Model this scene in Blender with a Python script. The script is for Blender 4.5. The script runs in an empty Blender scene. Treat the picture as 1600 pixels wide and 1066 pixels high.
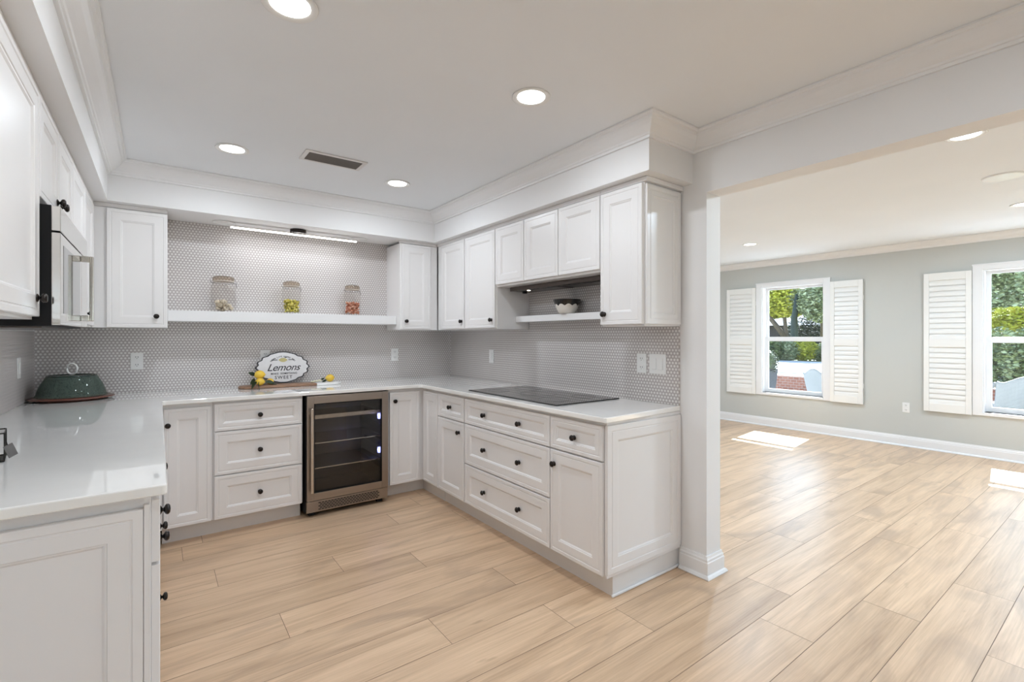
import bpy, bmesh, math, random
from mathutils import Vector, Matrix
random.seed(7)
R90 = math.pi / 2
COL = bpy.context.scene.collection
SC = bpy.context.scene

# ------------------------------------------------------------------ camera, world, sun, exposure
CAM = (-2.389, -4.2835, 1.310)
YAW = 0.6362
FPX = 747.5
cd = bpy.data.cameras.new('camera'); cam = bpy.data.objects.new('camera', cd); COL.objects.link(cam)
cam.location = CAM
cam.rotation_euler = (R90, 0, -YAW)
cd.sensor_fit = 'HORIZONTAL'; cd.sensor_width = 36.0
cd.lens = FPX / 1600 * 36.0
cd.shift_y = (525.7 - 533.0) / 1600
cd.clip_start = 0.02; cd.clip_end = 300
SC.camera = cam

SC.view_settings.view_transform = 'Standard'
SC.view_settings.look = 'None'
SC.view_settings.gamma = 1.0
SC.view_settings.use_curve_mapping = False
SC.view_settings.exposure = 0.16
SC.cycles.use_denoising = True
SC.cycles.max_bounces = 10
SC.cycles.diffuse_bounces = 6
SC.cycles.glossy_bounces = 5
SC.cycles.transparent_max_bounces = 12
SC.cycles.sample_clamp_indirect = 8.0
SC.cycles.caustics_reflective = False
SC.cycles.caustics_refractive = False

LAMP_W = 6.3        # kitchen downlights
LIV_W = 21.0
SUN_W = 28.0
SKY_W = 20.0

w = bpy.data.worlds.new('sky_world'); SC.world = w; w.use_nodes = True
nt = w.node_tree; nt.nodes.clear()
wo = nt.nodes.new('ShaderNodeOutputWorld'); bg = nt.nodes.new('ShaderNodeBackground')
sk = nt.nodes.new('ShaderNodeTexSky'); sk.sky_type = 'HOSEK_WILKIE'
sk.sun_direction = Vector((1, .14, 1)).normalized(); sk.turbidity = 3.0; sk.ground_albedo = .4
hs = nt.nodes.new('ShaderNodeHueSaturation'); hs.inputs['Saturation'].default_value = .85
nt.links.new(sk.outputs[0], hs.inputs['Color']); nt.links.new(hs.outputs[0], bg.inputs[0])
bg.inputs[1].default_value = SKY_W
nt.links.new(bg.outputs[0], wo.inputs[0])

sd = bpy.data.lights.new('sun', 'SUN'); sun = bpy.data.objects.new('sun', sd); COL.objects.link(sun)
sd.energy = SUN_W; sd.angle = math.radians(.6); sd.color = (.88, .94, 1.0)
sun.rotation_euler = Vector((-1, -.14, -1)).to_track_quat('-Z', 'Y').to_euler()

# ------------------------------------------------------------------ materials
class N:
    """tiny helper round a node tree"""
    def __init__(s, name, rough=.5, col=(.8, .8, .8), metal=0., spec=.5):
        s.m = bpy.data.materials.new(name); s.m.use_nodes = True
        s.t = s.m.node_tree; s.b = s.t.nodes['Principled BSDF']
        s.b.inputs['Base Color'].default_value = (*col, 1)
        s.b.inputs['Roughness'].default_value = rough
        s.b.inputs['Metallic'].default_value = metal
        s.b.inputs['Specular IOR Level'].default_value = spec
    def n(s, typ, **kw):
        x = s.t.nodes.new('ShaderNode' + typ)
        for k, v in kw.items(): setattr(x, k, v)
        return x
    def l(s, a, b): s.t.links.new(a, b)
    def math(s, op, a, b=None, c=None):
        x = s.n('Math', operation=op)
        for i, v in enumerate((a, b, c)):
            if v is None: continue
            if isinstance(v, (int, float)): x.inputs[i].default_value = v
            else: s.l(v, x.inputs[i])
        return x.outputs[0]
    def obj(s): return s.n('TexCoord').outputs['Object']
    def pos(s): return s.n('NewGeometry').outputs['Position']
    def map(s, v, scale, loc=(0, 0, 0)):
        x = s.n('Mapping'); x.inputs['Scale'].default_value = scale; x.inputs['Location'].default_value = loc
        s.l(v, x.inputs[0]); return x.outputs[0]
    def noise(s, v, scale, detail=3, rough=.5, dist=0.):
        x = s.n('TexNoise'); s.l(v, x.inputs['Vector']); x.inputs['Scale'].default_value = scale
        x.inputs['Detail'].default_value = detail; x.inputs['Roughness'].default_value = rough
        x.inputs['Distortion'].default_value = dist; return x.outputs[0]
    def ramp(s, f, stops):
        x = s.n('ValToRGB'); e = x.color_ramp.elements
        while len(e) < len(stops): e.new(.5)
        for i, (p, c) in enumerate(stops): e[i].position = p; e[i].color = (*c, 1)
        s.l(f, x.inputs[0]); return x.outputs[0]
    def mix(s, f, a, b, mode='MIX'):
        x = s.n('Mix', data_type='RGBA', blend_type=mode)
        for i, v in ((0, f), (6, a), (7, b)):
            if isinstance(v, (int, float)): x.inputs[i].default_value = v
            elif isinstance(v, tuple): x.inputs[i].default_value = (*v, 1)
            else: s.l(v, x.inputs[i])
        return x.outputs[2]
    def base(s, c): s.l(c, s.b.inputs['Base Color'])
    def bump(s, h, strength=.2, dist=.002):
        x = s.n('Bump'); x.inputs['Strength'].default_value = strength; x.inputs['Distance'].default_value = dist
        s.l(h, x.inputs['Height']); s.l(x.outputs[0], s.b.inputs['Normal'])

def mat(name, col, rough=.5, metal=0., spec=.5, var=0., vs=20.):
    a = N(name, rough, col, metal, spec)
    if var:
        f = a.noise(a.pos(), vs, 3)
        a.base(a.ramp(f, [(.3, tuple(c * (1 - var) for c in col)), (.7, tuple(min(1, c * (1 + var)) for c in col))]))
    return a.m

def paint(name, col, rough, var=.012):
    a = N(name, rough, col)
    f = a.noise(a.pos(), 1.7, 2)
    a.base(a.ramp(f, [(.3, tuple(c * (1 - var) for c in col)), (.7, tuple(c * (1 + var) for c in col))]))
    a.bump(a.noise(a.pos(), 260, 2), .05, .0006)
    return a.m

M = {}
M['wall'] = paint('white_wall_paint', (.79, .785, .785), .55)
M['ceil'] = paint('ceiling_paint', (.80, .82, .845), .7)
M['trim'] = paint('white_trim_paint', (.81, .81, .815), .35)
M['cab'] = paint('cabinet_paint', (.80, .785, .78), .32)
M['cabin'] = paint('cabinet_toe_paint', (.74, .73, .72), .45)
M['greywall'] = paint('grey_green_wall_paint', (.545, .555, .53), .6)
M['shutter'] = paint('shutter_paint', (.82, .815, .79), .4)
M['plate'] = mat('white_plastic', (.80, .80, .79), .3)
M['dark'] = mat('black_plastic', (.008, .008, .009), .5, 0., .2)
M['slot'] = mat('slot_black', (.02, .02, .02), .6)
M['bronze'] = mat('oil_rubbed_bronze', (.035, .030, .028), .25, .8)
M['chrome'] = mat('chrome_wire', (.6, .6, .6), .15, 1.)
M['wire'] = mat('black_wire', (.02, .018, .016), .4, .5)
M['clip'] = mat('clip_wire', (.14, .13, .125), .35, .8)
M['seal'] = mat('rubber_seal', (.62, .57, .52), .5)
M['tag'] = mat('grey_tag', (.13, .12, .115), .6, var=.1, vs=60)
M['vent'] = mat('vent_paint', (.72, .70, .69), .5)

a = N('quartz_worktop', .03, (.84, .84, .835)); a.b.inputs['IOR'].default_value = 1.55; a.b.inputs['Coat Weight'].default_value = .60; a.b.inputs['Coat Roughness'].default_value = .0
f = a.noise(a.pos(), 9, 4); a.base(a.ramp(f, [(.3, (.875, .87, .85)), (.7, (.90, .895, .875))]))
M['quartz'] = a.m

def steel(name, col, rough, aniso=(200, 2, 200)):
    a = N(name, rough, col, 1.)
    f = a.noise(a.map(a.obj(), aniso), 4, 3)
    a.base(a.ramp(f, [(.2, tuple(c * .9 for c in col)), (.8, tuple(c * 1.06 for c in col))]))
    a.l(a.math('MULTIPLY_ADD', f, .1, rough - .05), a.b.inputs['Roughness'])
    return a.m
M['steel'] = steel('brushed_stainless_steel', (.36, .31, .27), .3)
M['steelm'] = steel('polished_stainless_steel', (.72, .70, .68), .08, (2, 2, 200))
M['steelh'] = steel('handle_steel', (.62, .57, .52), .22)

def thin_glass(name, tint=(1, 1, 1), gl=1.0, rough=.02):
    a = N(name); t = a.t; t.nodes.remove(a.b)
    tr = a.n('BsdfTransparent'); tr.inputs[0].default_value = (*tint, 1)
    g = a.n('BsdfGlossy'); g.inputs['Roughness'].default_value = rough
    lw = a.n('LayerWeight'); lw.inputs['Blend'].default_value = .5
    fr = a.math('MULTIPLY_ADD', a.math('POWER', lw.outputs['Facing'], 4.), .55, .035)   # same on both faces
    mx = a.n('MixShader'); a.l(a.math('MULTIPLY', fr, gl), mx.inputs[0])
    a.l(tr.outputs[0], mx.inputs[1]); a.l(g.outputs[0], mx.inputs[2])
    a.l(mx.outputs[0], t.nodes['Material Output'].inputs[0])
    return a.m
M['pane'] = thin_glass('window_glass', (.96, .98, .97))
M['jar'] = thin_glass('jar_glass', (.965, .96, .955), .9)
M['lidglass'] = thin_glass('lid_glass', (.76, .70, .63), 1.)
M['smoke'] = thin_glass('smoked_cooler_glass', (.84, .84, .84), 1.1, .01)
def thick_green():
    a = N('green_art_glass', .06, (.10, .135, .115)); a.b.inputs['Alpha'].default_value = 1
    v = a.n('TexVoronoi'); v.inputs['Scale'].default_value = 130; a.l(a.obj(), v.inputs[0])
    t = a.t; tr = a.n('BsdfTransparent'); tr.inputs[0].default_value = (.50, .60, .55, 1)
    mx = a.n('MixShader')
    f = a.ramp(v.outputs['Distance'], [(.15, (.25, .25, .25)), (.5, (.62, .62, .62))])
    a.l(f, mx.inputs[0]); a.l(tr.outputs[0], mx.inputs[1]); a.l(a.b.outputs[0], mx.inputs[2])
    a.l(mx.outputs[0], t.nodes['Material Output'].inputs[0])
    return a.m
M["green"] = thick_green()
M['greend'] = mat('dark_green_rim', (.015, .03, .025), .15)
M['redrim'] = mat('red_brown_rim', (.13, .05, .035), .2)
M['ring'] = mat('white_glazed_ring', (.85, .85, .83), .2)
a = N('black_ceramic_hob', .06, (.010, .009, .009)); a.b.inputs['Coat Weight'].default_value = .3
M['hob'] = a.m
M['mwin'] = mat('mirror_black_glass', (.25, .25, .25), .04, .8)
M['hobm'] = mat('hob_marking', (.10, .10, .10), .3)

def emis(name, col, s):
    a = N(name, .4, col); a.b.inputs['Emission Color'].default_value = (*col, 1); a.b.inputs['Emission Strength'].default_value = s
    return a.m
M['lamp'] = emis('lit_diffuser', (1, .985, .96), 6.0)
M['strip'] = emis('lit_led_strip', (1, .98, .95), 6.0)
M['blue'] = emis('blue_led', (.35, .38, 1), 3.5)
M['hoodlamp'] = emis('hood_lamp', (1, .9, .75), 4.0)

# penny-round mosaic, u/v = plane coordinates
def mosaic(name, uax):
    a = N(name, .22)
    S = .0212
    sp = a.n('SeparateXYZ'); a.l(a.pos(), sp.inputs[0])
    u = sp.outputs[uax]; v = sp.outputs['Z']
    def cell(off):
        pu = a.math('SUBTRACT', a.math('FRACT', a.math('ADD', a.math('MULTIPLY', u, 1 / S), off)), .5)
        pv = a.math('MULTIPLY', a.math('SUBTRACT', a.math('FRACT', a.math('ADD', a.math('MULTIPLY', v, 1 / (S * 1.7320508)), off)), .5), 1.7320508)
        return a.math('SQRT', a.math('ADD', a.math('MULTIPLY', pu, pu), a.math('MULTIPLY', pv, pv)))
    d = a.math('MINIMUM', cell(0.), cell(.5))
    f = a.ramp(d, [(.20, (1, 1, 1)), (.40, (0, 0, 0))])
    big = a.noise(a.pos(), 2.3, 2)
    grout = a.ramp(big, [(.35, (.42, .385, .375)), (.65, (.46, .42, .41))])
    c = a.mix(f, grout, (.79, .765, .75)); a.base(c)
    a.l(a.math('MULTIPLY_ADD', f, -.25, .42), a.b.inputs['Roughness'])
    a.bump(f, .25, .001)
    return a.m
M['tilex'] = mosaic('penny_mosaic_back', 'X')
M['tiley'] = mosaic('penny_mosaic_side', 'Y')

# plank floor (per-plank values in the colour attribute "plank")
a = N('oak_plank_floor', .36)
at = a.n('Attribute', attribute_name='plank'); sp = a.n('SeparateXYZ'); a.l(at.outputs['Color'], sp.inputs[0])
off = a.n('CombineXYZ')
a.l(a.math('MULTIPLY', sp.outputs[0], 37.), off.inputs[0]); a.l(a.math('MULTIPLY', sp.outputs[1], 23.), off.inputs[1])
va = a.n('VectorMath', operation='ADD'); a.l(a.pos(), va.inputs[0]); a.l(off.outputs[0], va.inputs[1])
v = va.outputs[0]
n1 = a.noise(a.map(v, (.7, 9, 1)), 1.5, 5, .55, .9)
n2 = a.noise(a.map(v, (1.6, 60, 1)), 2.0, 4, .6, .3)
n3 = a.noise(a.map(v, (.9, 2.6, 1)), 1.3, 3, .5, 1.5)
c1 = a.ramp(n1, [(.30, (.38, .285, .20)), (.48, (.56, .445, .33)), (.68, (.67, .55, .42))])
c2 = a.mix(.35, c1, a.ramp(n2, [(.3, (.42, .32, .23)), (.65, (.74, .61, .48))]), 'MIX')
c3 = a.mix(a.ramp(n3, [(.52, (0, 0, 0)), (.70, (.62, .62, .62))]), c2, (.37, .295, .235))
kn = a.noise(a.map(v, (3.0, 9, 1)), 1.6, 2, .5, .2)
c3 = a.mix(a.ramp(kn, [(.70, (0, 0, 0)), (.80, (.6, .6, .6))]), c3, (.30, .22, .15))
tint = a.ramp(sp.outputs[2], [(0, (.96, .83, .71)), (.5, (1.12, .98, .85)), (1, (1.09, .95, .82))])
a.base(a.mix(1.0, c3, tint, 'MULTIPLY'))
a.l(a.math('MULTIPLY_ADD', n2, .15, .30), a.b.inputs['Roughness'])
a.bump(n2, .12, .0008)
a.b.inputs['Coat Weight'].default_value = .12; a.b.inputs['Coat Roughness'].default_value = .25
M['floor'] = a.m
M['seam'] = mat('plank_seam', (.20, .14, .10), .7)
a = N('warm_wood', .5)
f = a.noise(a.map(a.obj(), (4, 40, 40)), 1.5, 4, .5, .6)
a.base(a.ramp(f, [(.3, (.20, .11, .065)), (.7, (.38, .22, .135))])); M['wood'] = a.m
M['marble'] = mat('white_marble', (.80, .80, .79), .2, var=.04, vs=12)
a = N('lemon_skin', .35)
a.base(a.ramp(a.noise(a.obj(), 14, 2), [(.3, (.80, .50, .035)), (.7, (.86, .60, .09))])); a.bump(a.noise(a.obj(), 260, 2), .3, .001); M['lemon'] = a.m
a = N('paper_leaf', .5); a.base(a.ramp(a.noise(a.obj(), 30, 2), [(.3, (.012, .028, .012)), (.7, (.03, .055, .02))])); M['leaf'] = a.m
M['petal'] = mat('cream_petals', (.82, .80, .60), .6)
M['signface'] = mat('white_enamel', (.74, .73, .74), .4, var=.03, vs=25)
M['ink'] = mat('black_ink', (.03, .03, .035), .6)
M['signgold'] = mat('pale_yellow_ink', (.55, .48, .22), .6)
M['shell'] = mat('sea_shell', (.62, .54, .42), .5, var=.35, vs=35)
a = N('yellow_green_sweets', .35); a.base(a.ramp(a.noise(a.obj(), 55, 2), [(.38, (.16, .16, .01)), (.5, (.62, .52, .03)), (.62, (.85, .78, .30))])); M['candyY'] = a.m
a = N('pink_salt_sweets', .4); a.base(a.ramp(a.noise(a.obj(), 55, 2), [(.38, (.30, .07, .03)), (.5, (.55, .20, .10)), (.62, (.82, .52, .40))])); M['candyR'] = a.m
M['bowlB'] = mat('black_glaze', (.012, .011, .010), .2)
M['bowlW'] = mat('cream_glaze', (.82, .78, .72), .35)
M['filter'] = steel('hood_metal', (.13, .11, .10), .35, (40, 2, 40))
# outdoors
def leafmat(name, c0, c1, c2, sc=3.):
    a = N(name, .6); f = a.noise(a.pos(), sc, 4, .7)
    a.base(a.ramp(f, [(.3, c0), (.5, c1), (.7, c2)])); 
    a.b.inputs['Transmission Weight'].default_value = 0
    return a.m
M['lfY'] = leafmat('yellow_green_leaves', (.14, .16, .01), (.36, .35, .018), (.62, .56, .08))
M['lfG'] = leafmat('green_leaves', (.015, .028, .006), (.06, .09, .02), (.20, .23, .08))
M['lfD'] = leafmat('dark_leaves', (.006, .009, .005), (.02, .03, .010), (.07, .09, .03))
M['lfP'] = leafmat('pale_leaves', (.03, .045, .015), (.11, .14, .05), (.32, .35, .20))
M['lfW'] = leafmat('very_pale_leaves', (.05, .065, .02), (.22, .25, .11), (.55, .57, .38))  # lighter tone of the pale leaves
M['bark'] = mat('tree_bark', (.12, .085, .06), .9, var=.3, vs=12)
M['ivy'] = leafmat('ivy_leaves', (.004, .010, .005), (.010, .020, .011), (.03, .05, .025), 8)
M['lawn'] = leafmat('lawn_grass', (.14, .16, .04), (.20, .21, .07), (.26, .26, .11), 2)
M['concrete'] = mat('pale_concrete', (.45, .44, .42), .8, var=.05, vs=3)
M['patio'] = mat('patio_floor', (.60, .62, .64), .8, var=.1, vs=4)
a = N('brick', .8); b = a.n('TexBrick'); a.l(a.map(a.obj(), (1, 1, 1)), b.inputs[0])
sp = a.n('SeparateXYZ'); a.l(a.obj(), sp.inputs[0]); cb = a.n('CombineXYZ'); a.l(sp.outputs[1], cb.inputs[0]); a.l(sp.outputs[2], cb.inputs[1]); a.l(cb.outputs[0], b.inputs[0])
b.inputs['Scale'].default_value = 4.5; b.inputs['Color1'].default_value = (.20, .065, .035, 1); b.inputs['Color2'].default_value = (.26, .10, .06, 1); b.inputs['Mortar'].default_value = (.28, .23, .2, 1)
a.base(b.outputs[0]); M['brick'] = a.m
M['housewall'] = mat('far_house_wall', (.045, .032, .03), .8, var=.2, vs=1)
M['roof'] = mat('far_house_roof', (.25, .245, .25), .8, var=.05, vs=2)
M['slate'] = mat('slate_planter', (.03, .03, .034), .6, var=.1, vs=8)
a = N('white_wicker', .6); wv = a.n('TexWave'); wv.inputs['Scale'].default_value = 28; wv.bands_direction = 'Z'; a.l(a.obj(), wv.inputs[0])
a.base(a.ramp(wv.outputs[0], [(.2, (.14, .14, .135)), (.6, (.24, .235, .225))])); a.bump(wv.outputs[0], .5, .004); M['wicker'] = a.m

# ------------------------------------------------------------------ mesh helpers
def obj(name, bm, m, parent=None, loc=None, smooth=False, bevel=0., label=None, auto=None):
    me = bpy.data.meshes.new(name)
    bmesh.ops.recalc_face_normals(bm, faces=bm.faces)
    bm.to_mesh(me); bm.free()
    for mm in (m if isinstance(m, (list, tuple)) else [m]): me.materials.append(mm)
    if smooth: me.shade_smooth()
    o = bpy.data.objects.new(name, me); COL.objects.link(o)
    if parent: o.parent = parent
    if loc: o.location = loc
    if bevel:
        b = o.modifiers.new('bevel', 'BEVEL'); b.width = bevel; b.segments = 2; b.limit_method = 'ANGLE'; b.angle_limit = math.radians(40)
    if label: o['label'] = label
    return o

def box(bm, x0, x1, y0, y1, z0, z1, mi=0):
    vs = [bm.verts.new((x, y, z)) for x in (x0, x1) for y in (y0, y1) for z in (z0, z1)]
    for q in ((0, 1, 3, 2), (4, 6, 7, 5), (0, 4, 5, 1), (2, 3, 7, 6), (0, 2, 6, 4), (1, 5, 7, 3)):
        bm.faces.new([vs[i] for i in q]).material_index = mi
    return vs

def boxes(*bs):
    bm = bmesh.new()
    for b in bs: box(bm, *b)
    return bm

def lathe(prof, seg=24, bm=None, cx=0, cy=0, cz=0, axis='Z'):
    bm = bm or bmesh.new(); rings = []
    def pt(r, h, an):
        c, s = r * math.cos(an), r * math.sin(an)
        if axis == 'Z': return (cx + c, cy + s, cz + h)
        if axis == 'Y': return (cx + c, cy - h, cz + s)   # grows towards -y
        return (cx + h, cy + c, cz + s)
    for r, h in prof:
        if r < 1e-6: rings.append([bm.verts.new(pt(0, h, 0))])
        else: rings.append([bm.verts.new(pt(r, h, 2 * math.pi * i / seg)) for i in range(seg)])
    for A, B in zip(rings, rings[1:]):
        for i in range(seg):
            j = (i + 1) % seg
            q = [A[i % len(A)], A[j % len(A)], B[j % len(B)], B[i % len(B)]]
            q = list(dict.fromkeys(q))
            if len(q) > 2: bm.faces.new(q)
    return bm

def tube(pts, r, seg=8, bm=None, closed=False, taper=None):
    bm = bm or bmesh.new(); P = [Vector(p) for p in pts]; n = len(P); rings = []
    up = Vector((0, 0, 1))
    for i in range(n):
        if closed: d = P[(i + 1) % n] - P[i - 1]
        else: d = P[min(i + 1, n - 1)] - P[max(i - 1, 0)]
        d.normalize(); a = d.cross(up if abs(d.z) < .95 else Vector((1, 0, 0))).normalized(); b = d.cross(a)
        rr = r if taper is None else r * taper[i]
        rings.append([bm.verts.new(P[i] + (a * math.cos(t) + b * math.sin(t)) * rr) for t in [2 * math.pi * k / seg for k in range(seg)]])
    rng = range(n if closed else n - 1)
    for i in rng:
        A, B = rings[i], rings[(i + 1) % n]
        for k in range(seg): bm.faces.new((A[k], A[(k + 1) % seg], B[(k + 1) % seg], B[k]))
    if not closed:
        bm.faces.new(rings[0]); bm.faces.new(rings[-1][::-1])
    return bm

def ico(bm, c, s, sub=2, jit=0., rot=None):
    r = bmesh.ops.create_icosphere(bm, subdivisions=sub, radius=1)
    for v in r['verts']:
        k = 1 + random.uniform(-jit, jit); p = Vector((v.co.x * s[0] * k, v.co.y * s[1] * k, v.co.z * s[2] * k))
        if rot: p = rot @ p
        v.co = p + Vector(c)

def sweep(path, prof, bm=None, closed=False):
    """prof: (outward distance, z).  Outward = to the left-hand normal of the path direction."""
    bm = bm or bmesh.new(); P = [Vector((p[0], p[1])) for p in path]; n = len(P); rings = []
    for i in range(n):
        ds = []
        if i > 0 or closed: ds.append((P[i] - P[i - 1]).normalized())
        if i < n - 1 or closed: ds.append((P[(i + 1) % n] - P[i]).normalized())
        ns = [Vector((-d.y, d.x)) for d in ds]
        if len(ns) == 2:
            m_ = (ns[0] + ns[1]).normalized(); m_ /= max(.2, m_.dot(ns[0]))
        else: m_ = ns[0]
        rings.append([bm.verts.new((P[i].x + m_.x * d, P[i].y + m_.y * d, z)) for d, z in prof])
    k = len(prof)
    for i in range(n if closed else n - 1):
        A, B = rings[i], rings[(i + 1) % n]
        for j in range(k): bm.faces.new((A[j], A[(j + 1) % k], B[(j + 1) % k], B[j]))
    if not closed: bm.faces.new(rings[0]); bm.faces.new(rings[-1][::-1])
    return bm

def extrude_poly(pts, z0, z1, bm=None):
    bm = bm or bmesh.new()
    a_ = [bm.verts.new((x, y, z0)) for x, y in pts]; b_ = [bm.verts.new((x, y, z1)) for x, y in pts]
    bm.faces.new(a_[::-1]); bm.faces.new(b_)
    n = len(pts)
    for i in range(n): bm.faces.new((a_[i], a_[(i + 1) % n], b_[(i + 1) % n], b_[i]))
    return bm

def empty(name, loc=(0, 0, 0), rz=0., label=None, cat=None, group=None, kind=None):
    o = bpy.data.objects.new(name, None); COL.objects.link(o); o.location = loc; o.rotation_euler = (0, 0, rz)
    o.empty_display_size = .05
    return tag(o, label, cat, group, kind)
def tag(o, label=None, cat=None, group=None, kind=None):
    if label: o['label'] = label
    if cat: o['category'] = cat
    if group: o['group'] = group
    if kind: o['kind'] = kind
    return o
def struct(name, bm, m, **k):
    return tag(obj(name, bm, m, **k), kind='structure')
def kids(o): return [c for c in COL.objects if c.parent == o]
def copy_tree(o, parent=None):
    c = o.copy(); COL.objects.link(c); c.parent = parent
    for ch in kids(o): copy_tree(ch, c)
    return c

# ------------------------------------------------------------------ dimensions
LW = -3.036; XE = 4.769; ZC = 2.412; ZS = 2.158; YB = -7.6; YN = .35
PE = -2.824; PT = .135; ZH = 2.092
CT0, CT1 = .886, .914

# ------------------------------------------------------------------ shell
bm = boxes((LW - .12, 0, 0, .12, -.02, ZC), (PT, XE + .12, YN, YN + .12, -.02, ZC), (0, PT, 0, YN + .12, -.02, ZC))
struct('wall_back', bm, M['wall'])
struct('wall_left', boxes((LW - .12, LW, YB - .12, -.0005, -.02, ZC)), M['wall'])
# rear wall with unseen window openings, added to let in daylight
def wall_with_holes(axis, c0, c1, u0, u1, z1, holes):
    bm = bmesh.new(); us = sorted({u0, u1, *[h[0] for h in holes], *[h[1] for h in holes]})
    for a_, b_ in zip(us, us[1:]):
        hs_ = [h for h in holes if h[0] <= a_ and h[1] >= b_]
        segs = [(-.02, z1)] if not hs_ else [(-.02, hs_[0][2]), (hs_[0][3], z1)]
        for s0, s1 in segs:
            if s1 - s0 < .001: continue
            if axis == 'x': box(bm, c0, c1, a_, b_, s0, s1)
            else: box(bm, a_, b_, c0, c1, s0, s1)
    bmesh.ops.remove_doubles(bm, verts=bm.verts, dist=1e-5)
    return bm
struct('wall_right', wall_with_holes('x', 0, PT, YB, -.0005, ZC, [(-6.3, PE, -.02, ZH)]), M['wall'])
struct('wall_rear', wall_with_holes('y', YB - .12, YB, LW, XE, ZC, [(-1.9, -1.0, 1.0, 2.0), (2.5, 4.3, .3, 2.1)]), M['wall'])
W1 = (-1.615, -.800, .49, 2.03)      # y0,y1,z0,z1 of the opening
DY = -2.35
W2 = (W1[0] + DY, W1[1] + DY, W1[2], W1[3])
W3 = (W1[0] + 2 * DY, W1[1] + 2 * DY, W1[2], W1[3])  # unseen opening further along, added for more daylight
struct('wall_east', wall_with_holes('x', XE, XE + .13, YB, YN, ZC, [W1, W2, W3]), M['greywall'])
struct('ceiling', boxes((LW - .12, XE + .13, YB - .12, YN + .12, ZC, ZC + .12)), M['ceil'])
struct('roof_overhang', boxes((XE + .13, XE + 1.0, YB - .4, YN + .4, 2.30, 2.40)), M['trim'])

# soffits: one U-shaped drop above the wall cabinets
SX, SY, SL, SE = -.383, -.3925, -2.645, -2.741
struct('trim_1', extrude_poly([(LW, 0), (0, 0), (0, SE), (SX, SE), (SX, SY), (SL, SY), (SL, SE), (LW, SE)], ZS, ZC), M['wall'])
for o in [COL.objects['trim_1']]: o.scale = (1, 1, 1)

# crown moulding: profile (d out from wall, z)
def crown_prof(zt, k=1.):
    p = [(0, 0), (0, -.092), (.012, -.092), (.014, -.080), (.020, -.078), (.024, -.070), (.040, -.060), (.058, -.046), (.072, -.030), (.078, -.018), (.088, -.016), (.092, -.010), (.098, -.008), (.098, 0)]
    return [(d * k, zt + z * k) for d, z in p]
# path with outward (left normal) facing the room: walk so that left side = room
path = [(0, YB), (0, SE), (SX, SE), (SX, SY), (SL, SY), (SL, SE), (LW, SE), (LW, YB)]
struct('trim_2', sweep(path, crown_prof(ZC - .0005)), M['trim'])
path = [(XE, YB), (XE, YN), (PT, YN), (PT, YB)]
struct('trim_3', sweep(path, crown_prof(ZC - .0005, .85)), M['trim'])

# baseboards
def base_prof(h=.125):
    return [(0, .001), (.030, .001), (.030, .006), (.024, .016), (.016, .020), (.016, h - .034), (.013, h - .030), (.013, h - .018), (.009, h - .012), (.007, h), (0, h)]
struct('baseboard_right', sweep([(PT, YN), (PT, PE), (0, PE), (0, -2.668)][::-1], [(-d, z) for d, z in base_prof(.118)]), M['trim'])
struct('baseboard_east', sweep([(XE, YB), (XE, YN)], base_prof(.125)), M['trim'])
struct('baseboard_left', sweep([(LW, YB), (LW, -2.70)], [(-d, z) for d, z in base_prof(.125)]), M['trim'])
struct('baseboard_back', sweep([(XE - .03, YN), (PT + .03, YN)], base_prof(.125)), M['trim'])

# floor: planks with seams
W = .2275; Y0 = -1.358
joint = {0: -2.138, 1: -1.56, 2: -1.166, 3: -1.93, 4: -.873, 5: -1.384, 6: -2.4, 7: .9, 8: .178, 9: -.139, 10: -1.1, 11: 1.007, 12: .35}
bm = bmesh.new(); lay = bm.loops.layers.float_color.new('plank')
g = .0011; L = 1.52
box(bm, LW - .1, XE + .1, YB - .1, YN + .1, -.06, -.0016, 1)
rr = random.Random(3)
for row in range(-8, 30):
    yb = Y0 - W * row; yt = yb + W
    if yb > YN + .2 or yt < YB - .2: continue
    j0 = joint.get(row, rr.uniform(-2, 1)); k0 = math.floor((LW - .1 - j0) / L)
    x = j0 + k0 * L
    while x < XE:
        a0, a1 = max(x, LW - .1), min(x + L, XE + .1)
        if a1 - a0 > .03:
            y0_, y1_ = max(yb, YB - .1), min(yt, YN + .1)
            vs = [bm.verts.new(p) for p in ((a0 + g, y0_ + g, 0), (a1 - g, y0_ + g, 0), (a1 - g, y1_ - g, 0), (a0 + g, y1_ - g, 0))]
            f = bm.faces.new(vs); c = (rr.random(), rr.random(), rr.random(), 1)
            for lp in f.loops: lp[lay] = c
        x += L
struct('floor', bm, [M['floor'], M['seam']])

# mosaic backsplash slabs
T = .008
struct('trim_4', boxes((LW + T, -T, -T, -.0005, CT1 + .001, 1.3645), (-2.338, -.682, -T, -.0005, 1.3645, ZS - .001)), M['tilex'])
struct('trim_5', boxes((-T, -.0005, -2.661, -.0006, CT1 + .001, 1.3645), (-T, -.0005, -2.352, -1.292, 1.3645, 1.683)), M['tiley'])
struct('trim_6', boxes((LW + .0005, LW + T, -2.62, -.0006, CT1 + .001, 1.34)), M['tiley'])

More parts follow.
